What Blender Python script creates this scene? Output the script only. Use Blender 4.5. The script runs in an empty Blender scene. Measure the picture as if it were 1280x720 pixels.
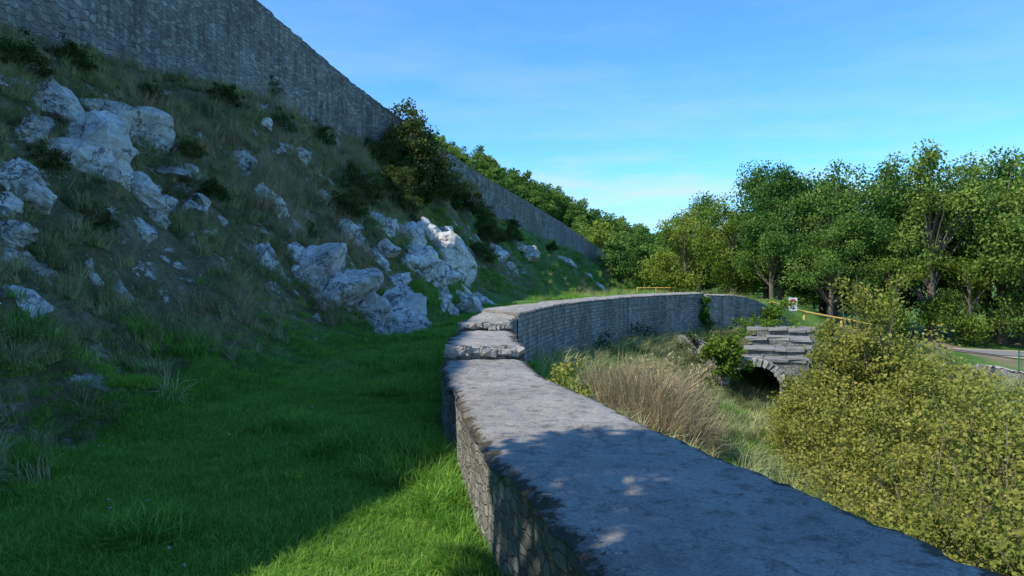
import bpy, math, numpy as np
from mathutils import noise as mnoise, Vector, Matrix
R = np.random.default_rng(7)
scene = bpy.context.scene
COL = scene.collection

# ------------------------------------------------------------------ helpers
def sm(x, a, b):
    t = np.clip((x-a)/(b-a), 0, 1); return t*t*(3-2*t)
def _h(ix, iy, s):
    n = (ix.astype(np.int64)*374761393 + iy.astype(np.int64)*668265263 + s*974711) & 0x7fffffff
    n = ((n ^ (n >> 13))*1274126177) & 0x7fffffff
    n = n ^ (n >> 16)
    return (n & 0xffff)/65535.0
def vnoise(x, y, s=0):
    ix = np.floor(x); iy = np.floor(y); fx = x-ix; fy = y-iy
    fx = fx*fx*(3-2*fx); fy = fy*fy*(3-2*fy)
    a = _h(ix, iy, s); b = _h(ix+1, iy, s); c = _h(ix, iy+1, s); d = _h(ix+1, iy+1, s)
    return (a*(1-fx)+b*fx)*(1-fy)+(c*(1-fx)+d*fx)*fy
def fbm(x, y, s=0, o=4):
    r = 0; a = .5
    for i in range(o):
        r = r+a*(vnoise(x, y, s+i*17)-.5)*2; x = x*2.03+5.1; y = y*2.03-3.7; a *= .5
    return r
def mesh_np(name, V, F, mats=(), mi=None, attrs=None, uv=None, smooth=False):
    V = np.asarray(V, dtype=np.float32); F = np.asarray(F, dtype=np.int32)
    me = bpy.data.meshes.new(name); k = F.shape[1]
    me.vertices.add(len(V)); me.vertices.foreach_set("co", V.ravel())
    me.loops.add(F.size); me.loops.foreach_set("vertex_index", F.ravel())
    me.polygons.add(len(F))
    me.polygons.foreach_set("loop_start", np.arange(len(F), dtype=np.int32)*k)
    me.polygons.foreach_set("loop_total", np.full(len(F), k, dtype=np.int32))
    for m in mats: me.materials.append(m)
    if mi is not None: me.polygons.foreach_set("material_index", np.asarray(mi, dtype=np.int32))
    me.polygons.foreach_set("use_smooth", np.full(len(F), smooth, dtype=bool))
    if attrs:
        for an, (dom, arr) in attrs.items():
            a = me.attributes.new(an, 'FLOAT', dom); a.data.foreach_set("value", np.asarray(arr, dtype=np.float32))
    if uv is not None:
        l = me.uv_layers.new(name="UVMap"); l.data.foreach_set("uv", np.asarray(uv, dtype=np.float32)[F.ravel()].ravel())
    me.update(calc_edges=True); me.validate()
    return me
def add(name, me, loc=(0, 0, 0), rot=(0, 0, 0), sc=(1, 1, 1), parent=None):
    o = bpy.data.objects.new(name, me); o.location = loc; o.rotation_euler = rot; o.scale = sc
    COL.objects.link(o)
    if parent: o.parent = parent
    return o

# ------------------------------------------------------------------ materials
class NT:
    def __init__(s, name):
        s.m = bpy.data.materials.new(name); s.m.use_nodes = True; s.t = s.m.node_tree; s.n = s.t.nodes
        s.b = s.n["Principled BSDF"]; s.b.inputs["Roughness"].default_value = .9
        s.b.inputs["Specular IOR Level"].default_value = .2
        s.out = s.n["Material Output"]
    def add(s, typ, **k):
        nd = s.n.new(typ)
        for a, b in k.items(): setattr(nd, a, b)
        return nd
    def link(s, a, b): s.t.links.new(a, b)
    def noise(s, vec, scale, detail=5, rough=.6):
        n = s.add("ShaderNodeTexNoise"); n.inputs["Scale"].default_value = scale
        n.inputs["Detail"].default_value = detail; n.inputs["Roughness"].default_value = rough
        if vec: s.link(vec, n.inputs["Vector"])
        return n
    def ramp(s, fac, stops):
        r = s.add("ShaderNodeValToRGB"); e = r.color_ramp.elements
        while len(e) < len(stops): e.new(.5)
        for i, (p, c) in enumerate(stops): e[i].position = p; e[i].color = (*c, 1) if len(c) == 3 else c
        s.link(fac, r.inputs[0]); return r
    def mix(s, fac, a, b, mode='MIX'):
        m = s.add("ShaderNodeMix", data_type='RGBA', blend_type=mode)
        for v, i in ((fac, 0), (a, 6), (b, 7)):
            if isinstance(v, (int, float)): m.inputs[i].default_value = v
            elif isinstance(v, tuple): m.inputs[i].default_value = (*v, 1)
            else: s.link(v, m.inputs[i])
        return m.outputs[2]
    def math(s, op, a, b=None):
        m = s.add("ShaderNodeMath", operation=op)
        for v, i in ((a, 0), (b, 1)):
            if v is None: continue
            if isinstance(v, (int, float)): m.inputs[i].default_value = v
            else: s.link(v, m.inputs[i])
        return m.outputs[0]
    def warp(s, vec, colour, amt):
        sub = s.add("ShaderNodeVectorMath", operation='SUBTRACT'); s.link(colour, sub.inputs[0]); sub.inputs[1].default_value = (.5, .5, .5)
        sc = s.add("ShaderNodeVectorMath", operation='SCALE'); s.link(sub.outputs[0], sc.inputs[0]); sc.inputs["Scale"].default_value = amt
        ad = s.add("ShaderNodeVectorMath", operation='ADD'); s.link(vec, ad.inputs[0]); s.link(sc.outputs[0], ad.inputs[1]); return ad.outputs[0]
    def bump(s, h, strength, dist, prev=None):
        b = s.add("ShaderNodeBump"); b.inputs["Strength"].default_value = strength; b.inputs["Distance"].default_value = dist
        s.link(h, b.inputs["Height"])
        if prev: s.link(prev, b.inputs["Normal"])
        return b.outputs[0]

def masonry(name, c1, c2, mortar, bw, bh, bumpd=.03, ms=.014, dark=.5, distort=.06, weather=.3):
    t = NT(name); tc = t.add("ShaderNodeTexCoord"); uv = tc.outputs["UV"]
    n1 = t.noise(uv, 2.2/bw*.4, 3)
    br = t.add("ShaderNodeTexBrick"); t.link(t.warp(uv, n1.outputs["Color"], distort*2), br.inputs["Vector"])
    br.inputs["Color1"].default_value = (0, 0, 0, 1); br.inputs["Color2"].default_value = (1, 1, 1, 1)
    br.inputs["Mortar"].default_value = (.5, .5, .5, 1)
    br.inputs["Scale"].default_value = 1; br.inputs["Mortar Size"].default_value = ms; br.inputs["Mortar Smooth"].default_value = .6
    br.inputs["Brick Width"].default_value = bw; br.inputs["Row Height"].default_value = bh
    nf = t.noise(uv, 9/bw*.4, 6, .7)
    return finish_masonry(t, uv, br.outputs["Color"], br.outputs["Fac"], nf, c1, c2, mortar, bumpd, dark, weather)
def finish_masonry(t, uv, rnd, fac, nf, c1, c2, mortar, bumpd, dark, weather=.3):
    col = t.mix(rnd, c1, c2)
    col = t.mix(t.ramp(nf.outputs[0], [(.3, (.0,)*3), (.75, (1,)*3)]).outputs[0], t.mix(1, col, (.62, .62, .62), 'MULTIPLY'), col)
    col = t.mix(fac, col, mortar)
    nl = t.noise(uv, .5, 5, .65)
    col = t.mix(1, col, t.ramp(nl.outputs[0], [(.38, (dark,)*3), (.62, (1,)*3)]).outputs[0], 'MULTIPLY')
    nb = t.noise(uv, .9, 7, .75)
    col = t.mix(t.math('MULTIPLY', t.ramp(nb.outputs[0], [(.52, (0,)*3), (.66, (1,)*3)]).outputs[0], weather), col, (.24, .19, .13))
    mp = t.add("ShaderNodeMapping"); mp.inputs["Scale"].default_value = (1.6, .12, 1); t.link(uv, mp.inputs[0])
    ns = t.noise(mp.outputs[0], 1.5, 5, .7)
    col = t.mix(1, col, t.ramp(ns.outputs[0], [(.35, (.58, .60, .56)), (.55, (1, 1, 1)), (.7, (1.15, 1.13, 1.1))]).outputs[0], 'MULTIPLY')
    t.link(col, t.b.inputs["Base Color"])
    h = t.math('ADD', t.math('MULTIPLY', t.math('SUBTRACT', 1.0, fac), .8), t.math('MULTIPLY', nf.outputs[0], .8))
    h = t.math('ADD', h, t.math('MULTIPLY', rnd, .4))
    t.link(t.bump(h, 1, bumpd), t.b.inputs["Normal"])
    return t.m
def rubble(name, c1, c2, mortar, sx, sy, bumpd=.03, dark=.6, weather=.3):
    t = NT(name); tc = t.add("ShaderNodeTexCoord"); uv = tc.outputs["UV"]
    n1 = t.noise(uv, 6, 3); mp = t.add("ShaderNodeMapping"); mp.inputs["Scale"].default_value = (sx, sy, 1)
    t.link(t.warp(uv, n1.outputs["Color"], .04), mp.inputs[0])
    v1 = t.add("ShaderNodeTexVoronoi", feature='F1'); v2 = t.add("ShaderNodeTexVoronoi", feature='DISTANCE_TO_EDGE')
    for v in (v1, v2): v.inputs["Scale"].default_value = 1; v.inputs["Randomness"].default_value = .7; t.link(mp.outputs[0], v.inputs["Vector"])
    fac = t.ramp(v2.outputs["Distance"], [(.02, (1,)*3), (.10, (0,)*3)]).outputs[0]
    sep = t.add("ShaderNodeSeparateColor"); t.link(v1.outputs["Color"], sep.inputs[0])
    nf = t.noise(uv, 5*sx, 6, .7)
    return finish_masonry(t, uv, sep.outputs[0], fac, nf, c1, c2, mortar, bumpd, dark, weather)
M_WALL = rubble("rubble_masonry", (.26, .245, .22), (.56, .53, .475), (.27, .25, .225), 8.5, 15, .020, .75)
M_CURVE = masonry("masonry_coursed", (.27, .26, .235), (.52, .495, .45), (.22, .21, .19), .22, .10, bumpd=.03, dark=.75, distort=.025, ms=.010)
M_UP = rubble("masonry_upper", (.28, .265, .24), (.62, .59, .53), (.34, .325, .295), 2.9, 5.6, .06, .68, .45)

def concrete():
    t = NT("wall_capping"); tc = t.add("ShaderNodeTexCoord"); v = tc.outputs["Object"]
    n = t.noise(v, 1.1, 8, .7); f = t.noise(v, 60, 4, .8); g = t.noise(v, 7, 6, .75)
    col = t.ramp(n.outputs[0], [(.25, (.25, .225, .20)), (.5, (.40, .365, .32)), (.75, (.50, .46, .405))]).outputs[0]
    col = t.mix(1, col, t.ramp(f.outputs[0], [(.3, (.55,)*3), (.6, (1.08,)*3)]).outputs[0], 'MULTIPLY')
    col = t.mix(1, col, t.ramp(g.outputs[0], [(.35, (.5, .5, .48)), (.48, (1,)*3)]).outputs[0], 'MULTIPLY')
    at = t.add("ShaderNodeAttribute", attribute_name="edge")
    e = t.math('ADD', at.outputs["Fac"], t.math('MULTIPLY', t.math('SUBTRACT', g.outputs[0], .5), 2.2))
    col = t.mix(t.ramp(e, [(.65, (0,)*3), (.9, (1,)*3)]).outputs[0], col, (.075, .065, .04))
    vo = t.add("ShaderNodeTexVoronoi", feature='DISTANCE_TO_EDGE'); vo.inputs["Scale"].default_value = .8
    t.link(t.warp(v, g.outputs["Color"], .35), vo.inputs["Vector"])
    cr = t.ramp(vo.outputs["Distance"], [(0, (1,)*3), (.007, (0,)*3)])
    col = t.mix(t.math('MULTIPLY', cr.outputs[0], .7), col, (.06, .055, .05))
    t.link(col, t.b.inputs["Base Color"])
    h = t.math('ADD', t.math('MULTIPLY', f.outputs[0], .5), g.outputs[0])
    t.link(t.bump(h, 1, .022), t.b.inputs["Normal"]); return t.m
M_CAP = concrete()

def rock():
    t = NT("limestone"); tc = t.add("ShaderNodeTexCoord"); v = tc.outputs["Object"]
    geo = t.add("ShaderNodeNewGeometry")
    n = t.noise(v, 1.1, 8, .75); f = t.noise(v, 8, 8, .75); w = t.noise(v, 2.3, 6, .7); big = t.noise(geo.outputs["Position"], .35, 5, .7)
    col = t.ramp(n.outputs[0], [(.28, (.26, .25, .235)), (.40, (.56, .54, .505)), (.52, (.80, .775, .73)), (.66, (.90, .88, .83))]).outputs[0]
    col = t.mix(1, col, t.ramp(big.outputs[0], [(.36, (.72, .70, .66)), (.54, (1,)*3)]).outputs[0], 'MULTIPLY')
    col = t.mix(1, col, t.ramp(f.outputs[0], [(.3, (.48,)*3), (.5, (1,)*3)]).outputs[0], 'MULTIPLY')
    col = t.mix(t.ramp(w.outputs[0], [(.58, (0,)*3), (.69, (.7,)*3)]).outputs[0], col, (.32, .23, .15))
    vo = t.add("ShaderNodeTexVoronoi", feature='DISTANCE_TO_EDGE'); vo.inputs["Scale"].default_value = 1.5
    mp = t.add("ShaderNodeMapping"); mp.inputs["Scale"].default_value = (.6, .6, 1.8); mp.inputs["Rotation"].default_value = (.2, .7, 0)
    t.link(t.warp(v, w.outputs["Color"], 1.2), mp.inputs[0]); t.link(mp.outputs[0], vo.inputs["Vector"])
    cr = t.ramp(vo.outputs["Distance"], [(0, (1,)*3), (.035, (0,)*3)])
    col = t.mix(t.math('MULTIPLY', cr.outputs[0], .8), col, (.06, .055, .047))
    sp = t.add("ShaderNodeSeparateXYZ"); t.link(geo.outputs["Normal"], sp.inputs[0])
    mm = t.math('MULTIPLY', t.math('GREATER_THAN', t.math('ADD', sp.outputs[2], t.math('MULTIPLY', w.outputs[0], .9)), 1.40), .8)
    col = t.mix(mm, col, (.12, .14, .05))
    t.link(col, t.b.inputs["Base Color"])
    h = t.math('ADD', t.math('MULTIPLY', f.outputs[0], .9), t.math('MULTIPLY', cr.outputs[0], -.6))
    t.link(t.bump(h, .9, .10), t.b.inputs["Normal"]); return t.m
M_ROCK = rock()

def ground():
    t = NT("grassy_ground"); tc = t.add("ShaderNodeTexCoord"); v = tc.outputs["Object"]
    n = t.noise(v, .5, 6, .65); f = t.noise(v, 14, 6, .8); p = t.noise(v, 2.2, 5, .7)
    grass = t.ramp(n.outputs[0], [(.3, (.07, .16, .03)), (.6, (.14, .26, .045)), (.8, (.22, .29, .07))]).outputs[0]
    slope = t.ramp(p.outputs[0], [(.3, (.10, .11, .045)), (.5, (.22, .20, .09)), (.62, (.32, .27, .16)), (.75, (.42, .36, .26))]).outputs[0]
    at = t.add("ShaderNodeAttribute", attribute_name="slope")
    k = t.ramp(t.math('ADD', at.outputs["Fac"], t.math('MULTIPLY', t.math('SUBTRACT', p.outputs[0], .5), .5)), [(.2, (0,)*3), (.5, (1,)*3)])
    col = t.mix(k.outputs[0], grass, slope)
    rk = t.noise(v, 1.3, 8, .75)
    rr = t.math('MULTIPLY', t.ramp(rk.outputs[0], [(.57, (0,)*3), (.60, (1,)*3)]).outputs[0], k.outputs[0])
    col = t.mix(rr, col, (.66, .64, .59))
    at2 = t.add("ShaderNodeAttribute", attribute_name="dirt")
    col = t.mix(at2.outputs["Fac"], col, (.36, .27, .17))
    col = t.mix(1, col, t.ramp(f.outputs[0], [(.3, (.45,)*3), (.65, (1.15,)*3)]).outputs[0], 'MULTIPLY')
    t.link(col, t.b.inputs["Base Color"])
    t.link(t.bump(t.math('ADD', f.outputs[0], p.outputs[0]), 1, .08), t.b.inputs["Normal"]); return t.m
M_GROUND = ground()

def leafy(name, stops, trans=.3, objvar=.25, rough=.65):
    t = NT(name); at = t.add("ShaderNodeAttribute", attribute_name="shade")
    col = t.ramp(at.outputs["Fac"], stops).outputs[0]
    oi = t.add("ShaderNodeObjectInfo")
    hs = t.add("ShaderNodeHueSaturation"); t.link(col, hs.inputs["Color"])
    mr = t.add("ShaderNodeMapRange"); t.link(oi.outputs["Random"], mr.inputs[0]); mr.inputs[3].default_value = .5-objvar*.08; mr.inputs[4].default_value = .5+objvar*.10
    t.link(mr.outputs[0], hs.inputs["Hue"])
    mr2 = t.add("ShaderNodeMapRange"); t.link(oi.outputs["Random"], mr2.inputs[0]); mr2.inputs[3].default_value = 1+objvar; mr2.inputs[4].default_value = 1-objvar
    t.link(mr2.outputs[0], hs.inputs["Value"])
    d = t.add("ShaderNodeBsdfDiffuse"); t.link(hs.outputs[0], d.inputs["Color"])
    tr = t.add("ShaderNodeBsdfTranslucent"); t.link(hs.outputs[0], tr.inputs["Color"])
    mx = t.add("ShaderNodeMixShader"); mx.inputs[0].default_value = trans
    t.link(d.outputs[0], mx.inputs[1]); t.link(tr.outputs[0], mx.inputs[2]); t.link(mx.outputs[0], t.out.inputs["Surface"])
    return t.m
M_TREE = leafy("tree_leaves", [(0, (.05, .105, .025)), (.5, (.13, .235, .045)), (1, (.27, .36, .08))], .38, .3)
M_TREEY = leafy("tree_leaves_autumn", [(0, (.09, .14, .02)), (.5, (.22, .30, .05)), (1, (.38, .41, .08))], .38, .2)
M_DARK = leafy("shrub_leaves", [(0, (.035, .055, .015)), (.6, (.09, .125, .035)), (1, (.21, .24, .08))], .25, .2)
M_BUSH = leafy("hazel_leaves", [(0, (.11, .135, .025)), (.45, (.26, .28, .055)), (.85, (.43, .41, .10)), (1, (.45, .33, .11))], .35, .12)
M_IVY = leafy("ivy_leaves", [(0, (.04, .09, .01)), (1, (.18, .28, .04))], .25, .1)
M_GRASS = leafy("lawn_blades", [(0, (.10, .24, .045)), (.6, (.22, .45, .065)), (1, (.46, .64, .11))], .48, .15)
M_LONG = leafy("rough_grass_blades", [(0, (.15, .19, .06)), (.5, (.33, .35, .14)), (1, (.58, .54, .30))], .3, .3)
M_DRY = leafy("dry_stalks", [(0, (.22, .17, .08)), (.5, (.42, .34, .18)), (1, (.60, .51, .33))], .3, .2)
M_FLOW = leafy("flower_petals", [(0, (.6, .45, .03)), (.5, (.6, .5, .05)), (.6, (.45, .45, .5)), (1, (.5, .5, .55))], .2, .02)
def simple(name, c, rough=.8, var=.35, scale=12, bump=.01, metal=0):
    t = NT(name); tc = t.add("ShaderNodeTexCoord"); n = t.noise(tc.outputs["Object"], scale, 6, .7)
    col = t.mix(n.outputs[0], tuple(x*(1-var) for x in c), tuple(min(1, x*(1+var)) for x in c))
    t.link(col, t.b.inputs["Base Color"]); t.b.inputs["Roughness"].default_value = rough; t.b.inputs["Metallic"].default_value = metal
    t.link(t.bump(n.outputs[0], .6, bump), t.b.inputs["Normal"]); return t.m
M_BARK = simple("bark", (.16, .13, .10), .95, .5, 8, .03)
M_TWIG = simple("twig", (.26, .21, .16), .9, .3)
M_WOOD = simple("fence_wood", (.50, .34, .09), .8, .25)
M_ROAD = simple("asphalt", (.24, .23, .21), .9, .25, 6, .01)
M_GRAVEL = simple("pale_gravel", (.50, .40, .29), .95, .25, 9, .02)
M_WHITE = simple("sign_white", (.80, .80, .80), .5, .04)
M_RED = simple("sign_red", (.6, .03, .03), .5, .05)
M_BLACK = simple("sign_black", (.02, .02, .02), .5, .05)
M_STEEL = simple("galvanised_steel", (.35, .36, .37), .5, .1, metal=.6)
M_GREENM = simple("green_fence_paint", (.04, .16, .08), .5, .1)
M_STONE = simple("pale_stone", (.36, .335, .30), .95, .45, 5, .05)
M_STEP = simple("step_stone", (.25, .235, .205), .95, .7, 2.5, .06)

# ------------------------------------------------------------------ lay-out of the site (metres, eye level = 0)
WL = np.array([(2.0, -4), (1.15, 0), (.35, 2.73), (.15, 3.47), (-.18, 4.76), (-.46, 6.6), (-.72, 8.18), (-.89, 9.74)])
WR = np.array([(3.6, -4), (2.65, 0), (1.83, 2.73), (1.62, 3.47), (1.23, 4.76), (.76, 6.6), (.36, 8.18), (.16, 9.76)])
BL = np.array([(-.89, 9.74), (-.92, 11.2), (-.88, 12.6)]); BR = np.array([(.16, 9.76), (.05, 11.2), (-.04, 12.6)])
CL = np.array([(-.88, 12.6), (-.82, 14.8), (-.68, 17)]); CR = np.array([(-.04, 12.6), (.02, 13.6), (.10, 14.5)])
DL = np.array([(-.68, 17), (.9, 21.2), (2.8, 26), (5.5, 31.0), (8.2, 33.9)]); DR = np.array([(.12, 14.5), (1.25, 19.4), (3.1, 24.2), (5.5, 28.6), (8.3, 32.2)])
EL = np.array([(8.2, 33.9), (10.6, 35.2), (12.8, 36.2)]); ER = np.array([(8.45, 32.4), (10.9, 34.0), (13.2, 35.1)])
CEN = np.vstack([(WL+WR)/2, ((BL+BR)/2)[1:], ((CL+CR)/2)[1:2], ((DL+DR)/2), ((EL+ER)/2)[1:], [(17, 40), (22, 60), (40, 125), (60, 400)]])
CEN = np.vstack([[(8.0, -30)], CEN])
def poly_d(x, y, P):
    best = np.full(x.shape, 1e9); sgn = np.ones(x.shape); par = np.zeros(x.shape)
    for i in range(len(P)-1):
        a = P[i]; d = P[i+1]-a; L = d@d
        t = np.clip(((x-a[0])*d[0]+(y-a[1])*d[1])/L, 0, 1)
        dx = x-a[0]-t*d[0]; dy = y-a[1]-t*d[1]; q = np.hypot(dx, dy)
        m = q < best; best = np.where(m, q, best)
        sgn = np.where(m, np.sign(dx*d[1]-dy*d[0]), sgn); par = np.where(m, i+t, par)
    return best, sgn, par
UY = np.array([-30, -10, -1, 2, 8, 17, 24, 32, 45, 52, 62, 88, 125, 170])
UX = np.array([-11, -11.3, -11.5, -11.5, -11.6, -11.7, -11.9, -11.7, -9.7, -6.7, -2.7, 5.7, 20.8, 45])
UZ = np.array([2.5, 2.5, 2.8, 3.2, 4.2, 5.85, 6.5, 7.9, 8.6, 7.3, 5.5, 3.8, -1.75, -2.5])
UT = np.array([9.5, 9.7, 9.9, 11.9, 12.1, 12.1, 12.3, 12.4, 11.65, 10.15, 8.5, 6.45, .3, -1.5])  # wall tops; unseen near end shaped lower to let sun onto the lawn
ROAD = np.array([(7, 46.5, -2.0), (14, 43, -2.6), (20, 42.5, -3.6), (27, 43.5, -4.5), (36, 45, -5.0), (60, 50, -5.6), (120, 60, -6)])
def terrain(x, y, full=False):
    x = np.asarray(x, float); y = np.asarray(y, float)
    zp = np.interp(y, [-10, 10, 17, 27, 34, 60, 125, 300], [-1.77, -1.77, -1.62, -1.25, -1.3, -1.7, -2.6, -3])
    xf = np.interp(y, [-10, 5, 10, 16.5, 22, 27, 30, 34, 40, 50, 60, 80, 125, 170], [-3.4, -3.5, -3.9, -3.8, -2.5, -1.5, -1.3, -4.2, -2.0, 1.6, 4.6, 9, 26, 50])
    xw = np.interp(y, UY, UX); zw = np.interp(y, UY, UZ); zt = np.interp(y, UY, UT)
    pw = np.interp(y, [0, 10, 18, 24, 30, 36, 60, 125], [1.45, 1.35, 1.15, .75, .62, 1.6, 1.1, 1.1])
    t = np.clip((xf-x)/(xf-xw), 0, 1)
    n1 = fbm(x*.35, y*.35, 3, 5); n2 = fbm(x*1.3, y*1.3, 9, 4)
    rid = 1-np.abs(fbm(x*.55+y*.2, y*.4, 21, 4))*2
    amp = np.sin(np.pi*np.clip(t, 0, 1))
    zl = zp+(zw-zp)*t**pw + amp*(n1*1.5+n2*.35+(rid-.7)*.9)
    behind = sm(xw-x, .3, .7)
    zl = zl*(1-behind)+(zt-.35+n1*.2)*behind
    zl = zl+n1*.06+n2*.03
    d, s, par = poly_d(x, y, CEN); sd = d*s-.65
    b = np.interp(y, [-5, 5, 14, 24, 34, 60], [-2.2, -2.0, -1.75, -2.3, -2.5, -2.4])
    r = np.clip(sd, 0, 60)
    fl = np.interp(y, [-10, 10, 30, 45, 70, 200], [-6.5, -5.6, -4.9, -4.4, -4.0, -4])
    zr = b-.42*r; zr = fl+np.logaddexp(0, (zr-fl)*2.2)/2.2
    hol = np.exp(-(((x-7.7)/2.0)**2+((y-23.6)/2.6)**2)*1.0); zr = zr*(1-hol)+np.minimum(zr, -4.65)*hol
    zr = zr+n1*.22+n2*.05
    w = .4+np.clip(y-35, 0, 40)*.12
    m = sm(d*s, -w, w)
    z = zl*(1-m)+zr*m
    rd, _, rp = poly_d(x, y, ROAD[:, :2]); rz = np.interp(rp, np.arange(len(ROAD)), ROAD[:, 2])
    k = 1-sm(rd, 3.0, 7.0); k = k*sm(d*s, -6, 0); z = z*(1-k)+rz*k
    hill = np.clip(18-.5*(x-8), 2, 34)*sm(y, 118+np.clip(x-10, 0, 60)*.4, 215)
    hill = hill*(1+.12*n1)+sm(x, 60, 300)*sm(y, 90, 300)*25
    z = z+hill
    if full:
        slope = np.clip(t*3, 0, 1)*(1-m)*(1-.75*sm(y, 45, 60))
        dirt = (1-sm(rd, 5.0, 9))*sm(fbm(x*.4, y*.4, 55), -.2, .2)*(x > 24)
        return z, slope, dirt
    return z
def axis(a, b, st, lo, hi, g=1.12):
    v = list(np.arange(a, b, st)); s = st; q = v[-1]
    while q < hi: s *= g; q += s; v.append(q)
    s = st; q = a; pre = []
    while q > lo: s *= g; q -= s; pre.append(q)
    return np.array(pre[::-1]+v)
gx = axis(-13, 26, .2, -900, 1500); gy = axis(-3, 50, .2, -300, 2200, 1.06)
X, Y = np.meshgrid(gx, gy); Z, SL, DT = terrain(X, Y, True)
nx, ny = len(gx), len(gy); idx = np.arange(nx*ny).reshape(ny, nx)
F = np.stack([idx[:-1, :-1], idx[:-1, 1:], idx[1:, 1:], idx[1:, :-1]], -1).reshape(-1, 4)
add("ground", mesh_np("ground", np.stack([X, Y, Z], -1).reshape(-1, 3), F, [M_GROUND], attrs={"slope": ('POINT', SL.ravel()), "dirt": ('POINT', DT.ravel())}, smooth=True))

# ------------------------------------------------------------------ walls
def catmull(P, n):
    P = np.asarray(P, float); Q = np.vstack([2*P[0]-P[1], P, 2*P[-1]-P[-2]])
    u = np.linspace(0, len(P)-1-1e-6, n); i = u.astype(int); t = (u-i)[:, None]
    a, b, c, d = Q[i], Q[i+1], Q[i+2], Q[i+3]
    return .5*((2*b)+(-a+c)*t+(2*a-5*b+4*c-d)*t**2+(-a+3*b-3*c+d)*t**3)
def wall(name, L, Rr, zt, zb, ds, mface, mtop, rough=.02, rows=8, cols=12, parent=None, seed=0, over=.02, spline=True):
    m = len(L); zt = np.full(m, zt) if np.isscalar(zt) else np.array(zt, float); zb = np.full(m, zb) if np.isscalar(zb) else np.array(zb, float)
    P = np.column_stack([L, Rr, zt, zb]); length = np.sum(np.hypot(*np.diff((np.array(L)+np.array(Rr))/2, axis=0).T)); n = max(4, int(length/ds))
    if spline: S = catmull(P, n)
    else:
        u = np.linspace(0, m-1, n); S = np.column_stack([np.interp(u, np.arange(m), P[:, k]) for k in range(6)])
    cen = (S[:, 0:2]+S[:, 2:4])/2; s = np.concatenate([[0], np.cumsum(np.hypot(*np.diff(cen, axis=0).T))])
    acr = S[:, 2:4]-S[:, 0:2]; wid = np.hypot(*acr.T); acr = acr/wid[:, None]
    V = []; UV = []; E = []
    def row(off, z, uvv, e):
        q = S[:, 0:2]+acr*off[:, None]; V.append(np.column_stack([q, z])); UV.append(np.column_stack([s, uvv])); E.append(np.full(n, e))
    z0 = S[:, 5]; z1 = S[:, 4]
    jl = fbm(s*3, s*0+seed, 5, 5)*rough*2; jr = fbm(s*3, s*0+seed+9, 6, 5)*rough*2
    for k in range(rows+1):
        f = k/rows; z = z0+(z1-z0-.03)*f
        row(fbm(s*4, z*5, seed+1, 3)*rough+jl*f, z, z, 1)
    nl = rows
    for k in range(cols+1):
        f = k/cols; prof = .03*(1-np.exp(-(min(f, 1-f)*wid)/.04))
        off = f*wid + jl*(1-f)+jr*f
        if k == 0: off = off-over
        if k == cols: off = off+over
        z = z1-.03+prof+fbm(s*1.3, off*1.3, seed+3, 5)*rough*.9+(fbm(s*9, off*9+seed, seed+4, 3)*rough*.5)
        if k in (0, cols): z = z-.01+fbm(s*8, s*0+k, 8, 4)*rough*1.2
        row(off, z, off, max(0, 1-min(f, 1-f)*wid.mean()/.22))
    for k in range(rows+1):
        f = 1-k/rows; z = z0+(z1-z0-.03)*f
        row(wid+fbm(s*4, z*5, seed+2, 3)*rough+jr*f, z, z, 1)
    nr = len(V); V = np.stack(V, 1).reshape(-1, 3); UV = np.stack(UV, 1).reshape(-1, 2); E = np.stack(E, 1).ravel()
    I = np.arange(n*nr).reshape(n, nr)
    F = np.stack([I[:-1, :-1], I[:-1, 1:], I[1:, 1:], I[1:, :-1]], -1)
    mi = np.zeros((n-1, nr-1), int); mi[:, nl+1:nl+1+cols] = 1
    F = F.reshape(-1, 4); mi = mi.ravel()
    for e, rev in ((0, False), (n-1, True)):
        base = I[e]
        m0 = len(V); tops = [base[nl+1+k] for k in range(cols+1)]
        bot = V[tops].copy(); bot[:, 2] = S[e, 5]
        w = np.linspace(0, wid[e], cols+1)
        tv = V[tops].copy(); V = np.vstack([V, tv, bot]); UV = np.vstack([UV, np.column_stack([w, tv[:, 2]]), np.column_stack([w, bot[:, 2]])]); E = np.concatenate([E, np.ones(2*(cols+1))])
        for k in range(cols):
            q = [m0+k, m0+k+1, m0+cols+1+k+1, m0+cols+1+k]
            F = np.vstack([F, [q if rev else q[::-1]]]); mi = np.append(mi, 0)
    me = mesh_np(name, V, F, [mface, mtop], mi, {"edge": ('POINT', E)}, UV, smooth=False)
    return add(name, me, parent=parent)
par = bpy.data.objects.new("stone_terrace_wall", None); COL.objects.link(par)
wall("near_stretch", WL, WR, -1.1, -3.4, .05, M_WALL, M_CAP, .03, 22, 34, par, 1)
wall("first_raised_stretch", BL, BR, -.92, -3, .05, M_WALL, M_CAP, .04, 14, 26, par, 2)
wall("second_raised_stretch", CL, CR, -.79, -3, .06, M_WALL, M_CAP, .04, 14, 22, par, 3)
wall("curved_stretch", DL, DR, -.73, [-3.2, -3.4, -3.8, -4.2, -4.4], .1, M_CURVE, M_CAP, .03, 14, 20, par, 4)
wall("end_stretch", EL, ER, [-.80, -1.0, -2.1], -4.5, .1, M_CURVE, M_CAP, .03, 12, 14, par, 5)
k = UY <= 126
wx = UX[k]; wy = UY[k]
nrm = np.gradient(wx, wy)
th = 1.0/np.sqrt(1+nrm**2)
UL = np.column_stack([wx-1.0*th, wy]); UR = np.column_stack([wx+.1, wy])
wall("upper_retaining_wall", UL, UR, UT[k], UZ[k]-2.0, .3, M_UP, M_CAP, .06, 26, 5, None, 8, over=.0, spline=False)

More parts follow.
